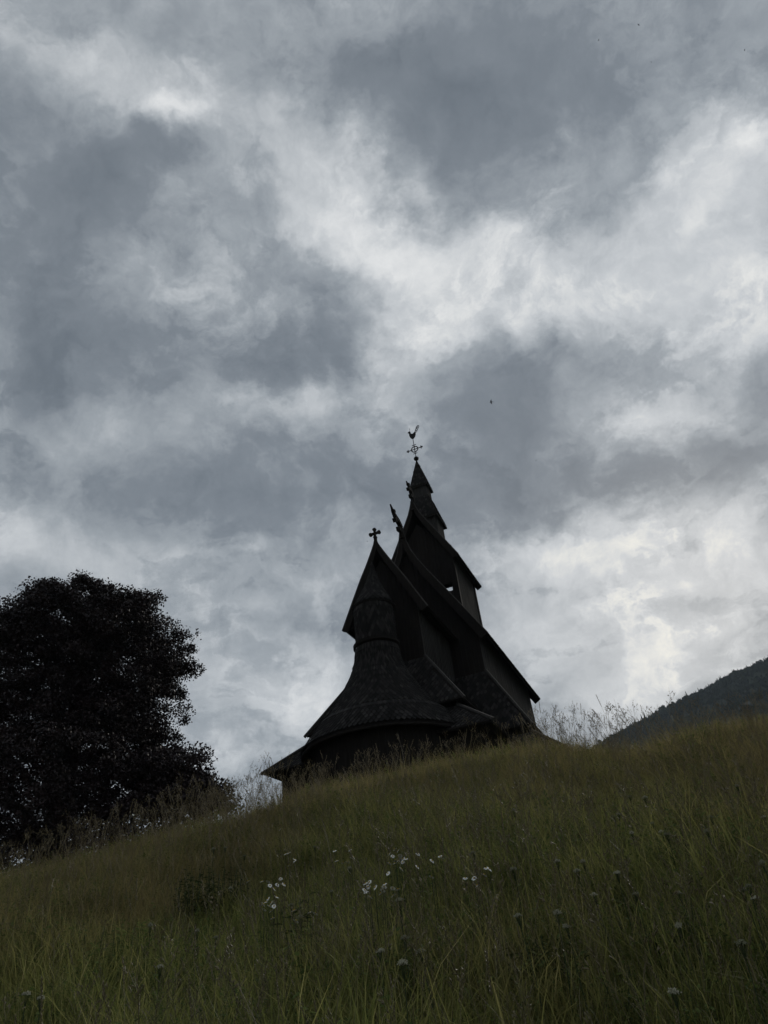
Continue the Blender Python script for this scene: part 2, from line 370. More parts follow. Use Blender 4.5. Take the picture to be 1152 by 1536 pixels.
def shingle_rev(mb, cx, cy, prof, th0, th1, cnt):
    """profile [(r, z)] top to bottom, round a vertical axis"""
    fine = smooth_profile(prof); L = np.concatenate([[0], np.cumsum(np.hypot(*np.diff(np.array(fine), axis=0).T))])
    fr_, fz_ = np.array(fine).T; tot = L[-1]; rows = int(tot/SE)
    for i in range(rows):
        s0 = max(0, (i-1)*tot/rows); s1 = s0 + 1.95*SE
        r_, z_ = float(np.interp(s0, L, fr_)), float(np.interp(s0, L, fz_))
        if s1 <= tot: r1, z1 = float(np.interp(s1, L, fr_)), float(np.interp(s1, L, fz_))
        else:
            k = (s1-tot)/max(L[-1]-L[-2], 1e-6); r1, z1 = fr_[-1]+(fr_[-1]-fr_[-2])*k, fz_[-1]+(fz_[-1]-fz_[-2])*k
        q = math.hypot(r1-r_, z1-z_); dr, dz_ = (r1-r_)/q, (z1-z_)/q; rb = r_ + dr*SE
        for j in range(cnt):
            th = th0 + (th1-th0)*(j+.5+(.5 if i % 2 else 0))/cnt
            ct, st = math.cos(th), math.sin(th)
            c = Vector((cx+ct*r_, cy+st*r_, z_)); dn = Vector((ct*dr, st*dr, dz_)); nn = Vector((ct*-dz_, st*-dz_, dr)); ax = Vector((-st, ct, 0))
            if rb < r_: pass
            shingle_plate(mb, c, ax, dn, nn, (th1-th0)*max(r_, rb)/cnt*.90, SE, .045+random.uniform(-.006, .008))
def roof(name, quads, t=.09, fascia=True):
    """planar roof faces, each (bl, br, tr, tl) seen from outside; shingles as a sub-part"""
    mb = MB(); sh = MB()
    for q in quads: mb.slab(q, t); shingle_quad(sh, *q)
    o = part(mb, name, M_TAR)
    part(sh, 'shingle_cladding', M_SHI, o, kind='stuff')
    return o
def boards(mb, p0, p1, z0, z1a, z1b=None, wd=.27, t=.05):
    """vertical board wall from p0 to p1 (outside on the right-hand side when walking p0 to p1), top sloping from z1a to z1b"""
    z1b = z1a if z1b is None else z1b
    p0 = Vector((*p0, 0)); p1 = Vector((*p1, 0)); L = (p1-p0).length; d_ = (p1-p0)/L; nn = Vector((d_.y, -d_.x, 0))
    k = max(1, round(L/wd)); wd = L/k
    for i in range(k):
        o = random.uniform(.0, .02); a = p0 + d_*(i*wd+.006) + nn*o; c = p0 + d_*((i+1)*wd-.006) + nn*o
        za = z1a+(z1b-z1a)*i/k; zb = z1a+(z1b-z1a)*(i+1)/k
        mb.slab([(a.x, a.y, z0), (c.x, c.y, z0), (c.x, c.y, zb), (a.x, a.y, za)], t)
        if i:                                        # cover strip over the joint
            q = p0 + d_*(i*wd) + nn*.028
            mb.box((q.x, q.y, (z0+za)/2), (.028, .028, (za-z0)/2), Matrix.Rotation(math.atan2(d_.y, d_.x), 3, 'Z'))
    a = p0 - nn*.055; c = p1 - nn*.055
    mb.slab([(a.x, a.y, z0), (c.x, c.y, z0), (c.x, c.y, z1b), (a.x, a.y, z1a)], .04)

# --- apse: round wall, bell-shaped skirt, turret and cone
AY = 1.6; TC = 1.72   # the turret stands a little nearer the gable than the skirt's centre
mb = MB()
pts = [(3.15*math.cos(t), AY+3.15*math.sin(t)) for t in np.linspace(math.pi*.98, math.pi*2.02, 40)]
for i in range(len(pts)-1): boards(mb, pts[i], pts[i+1], ZG-.6, 8.75, wd=.3)
part(mb, 'apse_wall', M_TAR, kind='stuff')
def revolve(mb, prof, cy, th0, th1, n=56, t=.06):
    ths = np.linspace(th0, th1, n); k = len(mb.v); m_ = len(prof)
    for th in ths:
        for r_, z_ in prof: mb.v.append((math.cos(th)*r_, cy+math.sin(th)*r_, z_))
    for i in range(n-1):
        for j in range(m_-1): mb.f.append((k+i*m_+j, k+i*m_+j+1, k+(i+1)*m_+j+1, k+(i+1)*m_+j))
TH0, TH1 = math.pi*.92, math.pi*2.08
SK = [(1.0, 13.0), (1.02, 12.65), (1.10, 12.25), (1.32, 11.7), (1.75, 10.95), (2.22, 10.25), (2.70, 9.6)]
SK2 = [(2.74, 9.62), (3.2, 9.0), (3.62, 8.42)]
mb = MB(); revolve(mb, inner(SK+SK2[1:])+[(3.58, 8.34), (3.1, 8.5)], AY, TH0, TH1)
sk = part(mb, 'apse_skirt_roof', M_TAR, smooth=True)
mb = MB(); shingle_rev(mb, 0, AY, SK, TH0, TH1, 46); shingle_rev(mb, 0, AY, [(2.80, 9.62), (3.24, 9.02), (3.66, 8.44)], TH0, TH1, 62); part(mb, 'shingle_cladding', M_SHI, sk, kind='stuff')
TT0, TT1 = math.pi*.80, math.pi*2.20
mb = MB(); revolve(mb, [(.91, 15.15), (.94, 13.05)], TC-.06, 0, math.pi*2, 48); tw = part(mb, 'apse_turret', M_TAR, smooth=True)
mb = MB(); shingle_rev(mb, 0, TC-.06, [(.925, 15.1), (.945, 13.2)], 0, math.pi*2, 36); part(mb, 'shingle_cladding', M_SHI, tw, kind='stuff')
mb = MB(); revolve(mb, [(.96, 13.26), (1.07, 13.22), (1.07, 13.10), (.98, 13.04)], AY, 0, math.pi*2, 48); part(mb, 'turret_moulding', M_TAR, smooth=False)
CN = [(.02, 17.95), (.09, 17.5), (.25, 16.9), (.52, 16.2), (.82, 15.58), (1.04, 15.1)]
def lean_back(mb): mb.v = [(x, y+.42*max(0, z-15.06)/2.9, z) for x, y, z in mb.v]
mb = MB(); revolve(mb, inner(CN)+[(1.01, 15.06), (.9, 15.1)], TC, 0, math.pi*2, 48); lean_back(mb); cn = part(mb, 'cone_roof', M_TAR, smooth=True)
mb = MB(); shingle_rev(mb, 0, TC, CN, 0, math.pi*2, 26); lean_back(mb); part(mb, 'shingle_cladding', M_SHI, cn, kind='stuff')

# --- chancel ambulatory and aisle
def hipped(name, y_e, x_e, z_e, y_t, x_t, z_t, y_back, both=True, west=None):
    """lean-to roof round the east end and both long sides"""
    q = [((-x_e, y_e, z_e), (x_e, y_e, z_e), (x_t, y_t, z_t), (-x_t, y_t, z_t)),
         ((x_e, y_e, z_e), (x_e, y_back, z_e), (x_t, y_back if west is None else west, z_t), (x_t, y_t, z_t)),
         ((-x_e, y_back, z_e), (-x_e, y_e, z_e), (-x_t, y_t, z_t), (-x_t, y_back if west is None else west, z_t))]
    if west is not None: q.append(((x_e, y_back, z_e), (-x_e, y_back, z_e), (-x_t, west, z_t), (x_t, west, z_t)))
    o = roof(name, q)
    for sx in (-1, 1):
        hb = MB()
        a = Vector((sx*x_e, y_e, z_e)); c = Vector((sx*x_t, y_t, z_t)); d_ = (c-a).normalized()
        off = Vector((0, 0, .045))
        hb.tube([a - d_*.12 + off, c + off], .075, 5)
        part(hb, 'hip_board', M_OLD, o)
    return o
hipped('ambulatory_roof', 0, 5.0, 8.2, 1.75, 3.25, 9.68, 7.6)
mb = MB()
for p0, p1 in (((-4.45, 7.5), (-4.45, .55)), ((-4.45, .55), (-2.9, .55)), ((2.9, .55), (4.45, .55)), ((4.45, .55), (4.45, 7.5))): boards(mb, p0, p1, ZG-.6, 8.3)
part(mb, 'ambulatory_wall', M_TAR, kind='stuff')
mb = MB()
for p0, p1 in (((-3.2, 7.6), (-3.2, 1.8)), ((-3.2, 1.8), (3.2, 1.8)), ((3.2, 1.8), (3.2, 7.6))): boards(mb, p0, p1, ZG, 10.1)
part(mb, 'aisle_wall', M_TAR, kind='stuff')
hipped('chancel_aisle_roof', 1.39, 3.67, 9.82, 3.3, 1.68, 12.84, 7.7)
mb = MB()
for p0, p1 in (((-1.65, 8.2), (-1.65, 3.35)), ((1.65, 3.35), (1.65, 8.2))): boards(mb, p0, p1, 9.0, 15.9, wd=.24)
part(mb, 'chancel_clerestory', M_OLD, kind='stuff')
mb = MB(); boards(mb, (-1.65, 3.35), (0, 3.35), 9.0, 15.9, 18.7, wd=.24); boards(mb, (0, 3.35), (1.65, 3.35), 9.0, 18.7, 15.9, wd=.24)
part(mb, 'chancel_gable', M_TAR, kind='stuff')

def gable_roof(name, y0, y1, xe, ze, zr):
    o = roof(name, [((xe, y0, ze), (xe, y1, ze), (0, y1, zr), (0, y0, zr)), ((-xe, y1, ze), (-xe, y0, ze), (0, y0, zr), (0, y1, zr))], .11)
    mb = MB(); mb.box((0, (y0+y1)/2, zr+.05), (.09, (y1-y0)/2, .10)); part(mb, 'ridge_beam', M_TAR, o)
    return o
def verge(name, y, prof_, th=.13, drop=.34, parent=None):
    """curved barge board: prof_ is the outer edge (x, z) from eave to peak, mirrored"""
    obs_ = []
    for sx in (-1, 1):
        out_ = [Vector((p[0], 0, p[1])) for p in prof_]
        inn = []
        for i, p in enumerate(out_):
            t_ = (out_[min(i+1, len(out_)-1)] - out_[max(i-1, 0)]).normalized(); nn = Vector((-t_.z, 0, t_.x))
            if nn.x > 0: nn = -nn
            k = drop*(1-.75*(i/(len(out_)-1))**2)
            q = p + nn*k
            inn.append(Vector((max(q.x, .0), 0, q.z)))
        mb = MB()
        for i in range(len(out_)-1):
            o4 = [(sx*v.x, v.z) for v in (out_[i], out_[i+1], inn[i+1], inn[i])]
            mb.prism(o4 if sx < 0 else o4[::-1], y-th/2, y+th/2)
        part(mb, 'barge_board', M_TAR, parent)
        eb = MB(); eb.tube([(sx*v.x, y-th*.3, v.z+.015) for v in out_], [.045]*(len(out_)-3)+[.04, .03, .02], 4); part(eb, 'verge_cap', M_OLD, parent)
cr = gable_roof('chancel_roof', 3.08, 8.3, 2.25, 15.19, 19.3)
VC = [(2.28, 15.12), (1.57, 16.58), (1.05, 17.62), (.62, 18.40), (.36, 18.92), (.20, 19.27), (.11, 19.5), (.085, 19.66)]
verge('b', 3.02, VC)
mb = MB()
for sx in (-1, 1):
    for k in range(22): mb.box((sx*(1.86), 3.3+k*.22, 15.42), (.16, .055, .20))
part(mb, 'cornice', M_TAR, kind='stuff')
def cross_outline(s_):
    o = []
    pat = [(.10, .12), (.16, .42), (.10, .52), (-.10, .52), (-.16, .42), (-.10, .12)]
    for k in range(4):
        a = -k*math.pi/2
        for x, z in [(.07, .09)]: pass
        for x, z in [(-.075, .085), (-.09, .25), (-.17, .38), (-.13, .5), (0, .54), (.13, .5), (.17, .38), (.09, .25)]:
            o.append((s_*(x*math.cos(a) - z*math.sin(a)), s_*(x*math.sin(a) + z*math.cos(a))))
    return o
mb = MB(); oc = cross_outline(.62); mb.prism([(x, z+20.16) for x, z in reversed(oc)], 2.96, 3.08); mb.box((0, 3.02, 19.72), (.075, .06, .26)); part(mb, 'gable_cross', M_TAR)

# --- nave
gable_e = 7.9
hipped('nave_aisle_roof', 5.88, 5.39, 9.5, 7.8, 3.36, 13.2, 21.2, west=19.3)
hipped('nave_ambulatory_roof', 3.75, 7.0, 7.55, 5.75, 5.35, 9.1, 22.9, west=21.3)
mb = MB()
for p0, p1 in (((-6.5, 22.5), (-6.5, 4.9)), ((-6.5, 4.9), (-4.45, 4.9)), ((4.45, 4.9), (6.5, 4.9)), ((6.5, 4.9), (6.5, 22.5)), ((6.5, 22.5), (-6.5, 22.5))): boards(mb, p0, p1, ZG-.6, 7.75, wd=.3)
part(mb, 'nave_ambulatory_wall', M_TAR, kind='stuff')
mb = MB()
for p0, p1 in (((-4.9, 21), (-4.9, 6.3)), ((-4.9, 6.3), (-3.3, 6.3)), ((3.3, 6.3), (4.9, 6.3)), ((4.9, 6.3), (4.9, 21))): boards(mb, p0, p1, ZG, 9.9, wd=.3)
part(mb, 'nave_aisle_wall', M_TAR, kind='stuff')
mb = MB()
for p0, p1 in (((-3.33, 19.3), (-3.33, gable_e)), ((3.33, gable_e), (3.33, 19.3))): boards(mb, p0, p1, 12.2, 16.1, wd=.26)
part(mb, 'nave_clerestory', M_OLD, kind='stuff')
mb = MB()
for ya, yb, sgn in ((gable_e, gable_e, 1), (19.3, 19.3, -1)):
    a, c = ((-3.33, ya), (0, ya)), ((0, ya), (3.33, ya))
    if sgn > 0: boards(mb, *a, 9.3, 16.0, 21.5); boards(mb, *c, 9.3, 21.5, 16.0)
    else: boards(mb, c[1], c[0], 9.3, 16.0, 21.5); boards(mb, a[1], a[0], 9.3, 21.5, 16.0)
part(mb, 'nave_gable', M_TAR, kind='stuff')
gable_roof('nave_roof', 7.6, 19.63, 3.89, 15.12, 21.75)
VN = [(3.92, 15.05), (2.9, 16.85), (1.95, 18.5), (1.2, 19.8), (.72, 20.7), (.42, 21.4), (.24, 22.05), (.14, 22.6), (.10, 22.9)]
verge('b', 7.54, VN, drop=.45)
verge('b', 19.68, VN, drop=.45)

# dragon finials: a neck that leaves the gable peak and leans out over it
def dragon(path, rad, knobs):
    mb = MB(); ps = [Vector((0, y, z)) for y, z in path]
    for i in range(len(ps)-1):                                      # flat carved board, thicker at the root
        a, c = ps[i], ps[i+1]; t_ = (c-a).normalized(); nn = Vector((0, -t_.z, t_.y))
        w0, w1 = rad[i], rad[i+1]; hx0, hx1 = min(.11, w0*.85), min(.11, w1*.85)
        vs_ = []
        for p, ww, hx in ((a, w0, hx0), (c, w1, hx1)):
            vs_ += [p + nn*ww + Vector((hx, 0, 0)), p + nn*ww - Vector((hx, 0, 0)), p - nn*ww - Vector((hx, 0, 0)), p - nn*ww + Vector((hx, 0, 0))]
        mb.add(vs_, [(0, 1, 2, 3), (7, 6, 5, 4), (0, 4, 5, 1), (1, 5, 6, 2), (2, 6, 7, 3), (3, 7, 4, 0)])
    for (y, z, hy, hz, an) in knobs: mb.box((0, y, z), (.11, hy, hz), Matrix.Rotation(an, 3, 'X'))
    part(mb, 'dragon_finial', M_TAR)
dragon([(7.54, 22.3), (7.56, 22.8), (7.58, 23.12), (7.28, 23.36), (6.92, 23.45), (6.62, 23.56), (6.42, 23.8), (6.17, 24.05)], [.18, .16, .15, .15, .14, .11, .075, .04],
       [(7.16, 22.80, .20, .13, .25), (6.64, 23.18, .13, .13, .6), (6.58, 23.78, .11, .09, .3)])
dragon([(10.75, 26.3), (10.95, 27.0), (11.02, 27.5), (10.85, 27.93), (10.6, 28.2), (10.45, 28.3), (10.15, 28.46)], [.17, .14, .14, .13, .11, .075, .04],
       [(10.68, 27.50, .19, .12, .3), (10.36, 27.93, .12, .11, .5), (10.48, 28.40, .09, .07, .2)])

# --- tower: open belfry under a steep saddle roof
TY0, TY1, TX = 10.95, 15.3, 1.95
mb = MB()
for sx in (-1, 1):
    p0, p1 = ((-TX, TY1), (-TX, TY0)) if sx < 0 else ((TX, TY0), (TX, TY1))
    boards(mb, p0, p1, 17.6, 22.9, wd=.24)
part(mb, 'tower_side_wall', M_OLD, kind='stuff')
mb = MB()
for y_, rev, hole in ((TY0, False, (.45, 1.64, 19.9, 20.42)), (TY1, True, (-.75, .56, 21.2, 22.85))):
    x0, x1, zA, zB = hole
    def bd(a, c, z0, z1): boards(mb, (c, y_) if rev else (a, y_), (a, y_) if rev else (c, y_), z0, z1, wd=.24)
    bd(-TX, x0, 17.6, 23.0); bd(x1, TX, 17.6, 23.0); bd(x0, x1, 17.6, zA); bd(x0, x1, zB, 23.0)
part(mb, 'tower_end_wall', M_TAR, kind='stuff')
mb = MB(); boards(mb, (-1.9, TY0+.06), (0, TY0+.06), 22.5, 22.7, 25.4, wd=.24); boards(mb, (0, TY0+.06), (1.9, TY0+.06), 22.5, 25.4, 22.7, wd=.24)
boards(mb, (1.9, TY1-.06), (0, TY1-.06), 22.5, 22.7, 25.4, wd=.24); boards(mb, (0, TY1-.06), (-1.9, TY1-.06), 22.5, 25.4, 22.7, wd=.24)
part(mb, 'tower_gable', M_TAR, kind='stuff')
gable_roof('tower_roof', 10.74, 15.6, 2.42, 22.15, 26.5)
VT = [(2.45, 22.08), (1.75, 23.42), (1.15, 24.56), (.68, 25.45), (.38, 26.05), (.2, 26.55), (.1, 26.9), (.08, 27.1)]
verge('b', 10.7, VT, drop=.36); verge('b', 15.64, VT, drop=.36)
mb = MB()
for sx in (-1, 1):
    mb = MB(); mb.box((sx*(TX+.10), (TY0+TY1)/2, 22.30), (.14, 2.2, .12)); part(mb, 'wall_plate', M_TAR)
    for y_ in (TY0, TY1): mb = MB(); mb.box((sx*TX, y_, 20.3), (.11, .11, 2.7)); part(mb, 'tower_post', M_TAR)

# --- ridge turret and spire
SY = 13.6
def sq(s_, z_): return [(-s_, SY-s_, z_), (s_, SY-s_, z_), (s_, SY+s_, z_), (-s_, SY+s_, z_)]
def frustum_roof(name, s0, z0, s1, z1):
    A, B = sq(s0, z0), sq(s1, z1)
    return roof(name, [(A[i], A[(i+1) % 4], B[(i+1) % 4], B[i]) for i in range(4)], .05)
def sq_wall(name, s_, z0, z1):
    mb = MB(); A = sq(s_, z0)
    for i in range(4): boards(mb, A[i][:2], A[(i+1) % 4][:2], z0, z1, wd=.2)
    part(mb, name, M_OLD, kind='stuff')
sq_wall('lower_turret_wall', .86, 24.0, 27.2)
frustum_roof('lower_turret_roof', 1.10, 26.83, .56, 29.0)
sq_wall('upper_turret_wall', .50, 28.6, 30.2)
frustum_roof('spire_roof', .68, 29.93, .03, 32.75)
for s_, z_, nm in ((1.10, 26.83, 'eave_board'), (.68, 29.93, 'eave_board')):
    mb = MB(); A = sq(s_-.03, z_-.04)
    for i in range(4):
        a, c = Vector(A[i]), Vector(A[(i+1) % 4]); mb.tube([a, c], .04, 4)
    part(mb, nm, M_OLD)
# weathervane
mb = MB(); mb.tube([(0, SY, 32.6), (0, SY, 32.78), (0, SY, 32.84), (0, SY, 32.95), (0, SY, 33.06), (0, SY, 33.12)], [.05, .05, .17, .20, .13, .03], 12)
mb.tube([(0, SY, 33.0), (0, SY, 35.0)], .028, 6)
for z_, l_ in ((33.45, .16), (34.28, .16)): mb.box((0, SY, z_), (l_, .02, .02))
vane = part(mb, 'weathervane', M_IRON)
mb = MB(); zc = 33.86
mb.tube([(math.cos(t)*.26, SY, zc+math.sin(t)*.26) for t in np.linspace(0, 2*math.pi, 25)], .042, 6, False)
for a in (0, math.pi/2):
    for s_ in (-1, 1):
        u = Vector((math.cos(a)*s_, 0, math.sin(a)*s_)); L = .56 if a == 0 else .40
        c = Vector((0, SY, zc)); mb.tube([c, c+u*L], .035, 6)
        if a == 0: 
            mb.box(c+u*L*.93, (.03, .03, .13)); mb.tube([c+u*(L-.02), c+u*(L+.03), c+u*(L+.10)], [.03, .075, .03], 6)
part(mb, 'ring_cross', M_IRON, vane)
ck = [(-.06, 0), (.06, 0), (.20, .14), (.27, .32), (.32, .50), (.40, .72), (.58, .95), (.60, 1.06), (.52, 1.12), (.40, 1.05), (.26, .80), (.18, .58), (.10, .50), (.0, .48), (-.08, .56), (-.12, .66), (-.10, .74), (-.17, .82), (-.27, .80), (-.34, .72), (-.26, .68), (-.24, .56), (-.24, .36), (-.18, .15)]
mb = MB(); mb.prism([(x, z+34.92) for x, z in reversed(ck[:4]+[(.30, .52), (.22, .60)]+ck[12:])][::1], SY-.03, SY+.03)
for t_ in np.linspace(0, 1, 4):                                         # pierced tail: rings along a curved plume
    cx = .34+.22*t_; cz = 34.92+.62+.40*t_; rr = .085
    mb.tube([(cx+math.cos(a)*rr, SY, cz+math.sin(a)*rr*1.1) for a in np.linspace(0, 2*math.pi, 13)], .026, 5, False)
mb.tube([(.26, SY, 35.42), (.30, SY, 35.62), (.42, SY, 35.92), (.58, SY, 36.05)], .03, 5)
mb.tube([(-.16, SY, 35.70), (-.13, SY, 36.05)], .014, 4)
part(mb, 'rooster', M_IRON, vane)

# ------------------------------------------------------------------ copper beech
tx, ty = 33*math.sin(R(-27)), 33*math.cos(R(-27))
tz = g1(tx, ty)
beech = bpy.data.objects.new('beech_tree', None); col.objects.link(beech); beech.location = (tx, ty, tz)
tag(beech, 'big dark copper beech with a domed crown drooping to the ground', 'tree')
PZ = [2.0, 4.0, 6.5, 8.2, 9.2, 10.2, 11.5, 13.5, 15.5, 17.0, 18.2, 19.1, 19.7]
PR = [6.2, 6.5, 6.5, 6.3, 5.9, 5.1, 4.6, 4.8, 5.1, 5.1, 4.3, 3.2, 1.4]
def crown_r(z, th):
    return np.interp(z, PZ, PR)*(1+.05*np.sin(3*th+z*.6)+.05*np.sin(7*th-z*1.1)+.05*np.sin(z*2.6+2*th)+.04*np.sin(11*th+z*2.1))
mb = MB()
mb.tube([(0, 0, -.5), (.05, 0, .3), (0, .1, 2), (.2, 0, 5), (.1, .2, 9), (0, 0, 13)], [.95, .72, .6, .5, .34, .12], 12); part_t = mb.build('trunk', M_BARK, beech, True)
limb_ends = []
for k in range(24):
    z0 = 1.8+k*.38; th = k*2.4; z1 = min(z0+random.uniform(.3, 2.4), 11.5); rr = float(crown_r(min(z1+tz+(z1+tz-8)*.25*(z1+tz > 8), 19), th))*.78
    a = Vector((.1, .05, z0)); e = Vector((math.cos(th)*rr, math.sin(th)*rr, z1)); mid = a.lerp(e, .5)+Vector((0, 0, .9))
    mb = MB(); mb.tube([a, a.lerp(mid, .5), mid, mid.lerp(e, .5)+Vector((0, 0, .15)), e], [.2, .15, .1, .06, .02], 6)
    for q in range(5):
        s_ = mid.lerp(e, random.uniform(.1, .9)); t_ = s_ + Vector((random.uniform(-1.2, 1.2), random.uniform(-1.2, 1.2), random.uniform(-.5, 1.1))); mb.tube([s_, s_.lerp(t_, .5)+Vector((0, 0, .1)), t_], [.035, .025, .01], 4)
    mb.build('limb', M_BARK, beech, True)
# leaves in clumps (sprays of flat leaves along twigs)
nc = 2850
zcs = np.where(rng.random(nc) < .10, rng.uniform(2.6, 5.5, nc), rng.uniform(1.6, 19.6, nc)); ths = rng.uniform(0, 2*np.pi, nc); rad = rng.uniform(0, 1, nc)**.36
rc_ = crown_r(zcs, ths)*rad*.97
cx, cy, cz = np.cos(ths)*rc_, np.sin(ths)*rc_, zcs - tz
# a low branch hanging out to the right of the crown
tb = rng.random(170); bx_ = 5.0+2.9*tb; n3 = rng.normal(size=(170, 3))*np.array([.55, .8, .55])*(1-.35*tb[:, None])
side = np.stack([bx_*math.cos(R(-20)), bx_*math.sin(R(-20)), 4.9-1.0*tb**2-.8*tb], 1) + n3
cx = np.concatenate([cx, side[:, 0]]); cy = np.concatenate([cy, side[:, 1]]); cz_x = side[:, 2]
per = 160
nc2 = nc+170; sz = rng.uniform(.28, .66, nc2)
cz = np.where(zcs > 8, 8+(zcs-8)*.80, zcs) - tz; cz = np.concatenate([cz, cz_x])
C = np.repeat(np.stack([cx, cy, cz], 1), per, 0); S = np.repeat(sz, per)
off = rng.normal(size=(nc2*per, 3)); off /= np.linalg.norm(off, axis=1, keepdims=True); off *= rng.random((nc2*per, 1))**.45
off *= S[:, None]*np.array([1.25, 1.25, .62]); C = C + off
C[:, 2] -= .10*np.hypot(off[:, 0], off[:, 1])
keep = C[:, 2] > .1; C = C[keep]; nl = len(C)
nrm = rng.normal(size=(nl, 3)) + np.array([0, 0, 1.1]); nrm /= np.linalg.norm(nrm, axis=1, keepdims=True)
ax = np.cross(nrm, rng.normal(size=(nl, 3))); ax /= np.linalg.norm(ax, axis=1, keepdims=True); bx = np.cross(nrm, ax)
ll = rng.uniform(.045, .078, nl)[:, None]; lw = ll*.62
def leaf_mesh(name, C, ax, bx, ll, lw, m, parent):
    n_ = len(C); vv = np.stack([C-ax*ll, C+bx*lw, C+ax*ll, C-bx*lw], 1).reshape(-1, 3)
    me = bpy.data.meshes.new(name); me.vertices.add(n_*4); me.vertices.foreach_set('co', vv.astype('f').ravel())
    me.loops.add(n_*4); me.loops.foreach_set('vertex_index', np.arange(n_*4, dtype='i'))
    me.polygons.add(n_); me.polygons.foreach_set('loop_start', np.arange(0, n_*4, 4, dtype='i')); me.update(calc_edges=True)
    me.materials.append(m); o = bpy.data.objects.new(name, me); col.objects.link(o); o.parent = parent; return o
cw = leaf_mesh('crown', C, ax, bx, ll, lw, M_LEAF, beech); cw['kind'] = 'stuff'

# ------------------------------------------------------------------ meadow
def grass_mat(name, stops, mixdry, trans=.35, spec=.25):
    m = bpy.data.materials.new(name); m.use_nodes = True; t = m.node_tree; nb = NB(t); p = t.nodes['Principled BSDF']
    p.inputs['Roughness'].default_value = .5+.3*(spec < .1); p.inputs['Specular IOR Level'].default_value = spec
    patch = nb.noise(pos(nb), .55, 3, .6); isl = nb.n('ShaderNodeNewGeometry').outputs['Random Per Island']
    c = nb.ramp(nb.m('ADD', nb.m('ADD', nb.m('MULTIPLY', rnd(nb), .22), nb.m('MULTIPLY', isl, .5)), nb.m('MULTIPLY', patch, .34)), stops)
    sp_ = nb.n('ShaderNodeSeparateXYZ'); nb.put(sp_.inputs[0], pos(nb)); up_ = sp_.outputs[2]
    dry = nb.m('MULTIPLY', nb.m('SUBTRACT', nb.noise(pos(nb), .33, 2, .5), .40), 3.0, clamp=True)
    c = nb.mix(nb.m('MULTIPLY', nb.m('ADD', dry, nb.m('MULTIPLY', nb.m('SUBTRACT', up_, .55), .30), None, True), mixdry), c, (.27, .19, .10, 1))
    nb.put(p.inputs['Base Color'], c)
    tr = nb.n('ShaderNodeBsdfTranslucent'); nb.put(tr.inputs[0], c); ms = nb.n('ShaderNodeMixShader'); ms.inputs[0].default_value = trans
    t.links.new(p.outputs[0], ms.inputs[1]); t.links.new(tr.outputs[0], ms.inputs[2]); t.links.new(ms.outputs[0], t.nodes['Material Output'].inputs[0])
    return m
M_GRASS = grass_mat('meadow_blades', [(.1, (.085, .11, .032)), (.4, (.215, .24, .070)), (.7, (.33, .315, .10)), (.95, (.50, .44, .22))], .6, .58)
M_STALK = grass_mat('seed_stalks', [(.1, (.06, .055, .028)), (.5, (.125, .108, .054)), (1, (.24, .20, .115))], .35, .15)
M_WEED = grass_mat('weed_leaves', [(.1, (.03, .046, .019)), (.6, (.065, .09, .032)), (1, (.10, .125, .045))], .05, .25, .04)
M_FORB = grass_mat('forb_leaves', [(.1, (.05, .075, .028)), (.6, (.11, .15, .045)), (1, (.20, .235, .08))], .15, .45, .04)

def blade(mb, base, h, w0, lean, az_, curl):
    d_ = Vector((math.cos(az_), math.sin(az_), 0)); sd_ = Vector((-d_.y, d_.x, 0)); pts = []
    for t in (0, .35, .7, 1):
        x = lean*t + curl*t*t*t; z = h*t - .35*curl*t**3
        c = Vector(base) + d_*x + Vector((0, 0, z)); ww = w0*(1-t**1.6)*.5
        pts.append((c-sd_*ww, c+sd_*ww) if t < 1 else (c,))
    vs_ = [pts[0][0], pts[0][1], pts[1][0], pts[1][1], pts[2][0], pts[2][1], pts[3][0]]
    mb.add(vs_, [(0, 1, 3, 2), (2, 3, 5, 4), (4, 5, 6)])
def clump(n_, rad_, hmin, hmax, w0, lean):
    mb = MB()
    for _ in range(n_):
        a = random.uniform(0, 6.283); r_ = rad_*math.sqrt(random.random()); h = random.uniform(hmin, hmax)
        blade(mb, (math.cos(a)*r_, math.sin(a)*r_, -.03), h, w0*random.uniform(.6, 1.3), h*random.uniform(.02, lean*1.5), a+random.gauss(0, 1.2), h*random.choice([0, .2, .5, .9, 1.3])*random.random())
    return mb.build('grass_clump', M_GRASS)
gk = [clump(42, .15, .12, .38, .0068, .5) for _ in range(4)] + [clump(30, .17, .20, .50, .0062, .5) for _ in range(4)] + [clump(18, .16, .12, .30, .012, 1.0) for _ in range(2)]
def leafy(n_):                                          # low broad leaves between the blades: clover, sorrel, vetch
    mb = MB()
    for _ in range(n_):
        a = random.uniform(0, 6.283); r_ = .18*math.sqrt(random.random()); h = random.uniform(.12, .42); c = Vector((math.cos(a)*r_, math.sin(a)*r_, h))
        mb.tube([(c.x*.6, c.y*.6, -.02), c], [.0016, .001], 3, False)
        for q in range(random.choice((3, 5, 7))):
            th = random.uniform(0, 6.28); d_ = Vector((math.cos(th), math.sin(th), random.uniform(-.5, .6))).normalized(); sd_ = d_.cross(Vector((0, 0, 1))); L = random.uniform(.018, .045); c2 = c-Vector((0, 0, q*.018))
            mb.add([c2, c2+d_*L*.5+sd_*L*.3, c2+d_*L, c2+d_*L*.5-sd_*L*.3], [(0, 1, 2), (0, 2, 3)])
    return mb.build('forb_clump', M_FORB)
gk += [leafy(20), leafy(14)]
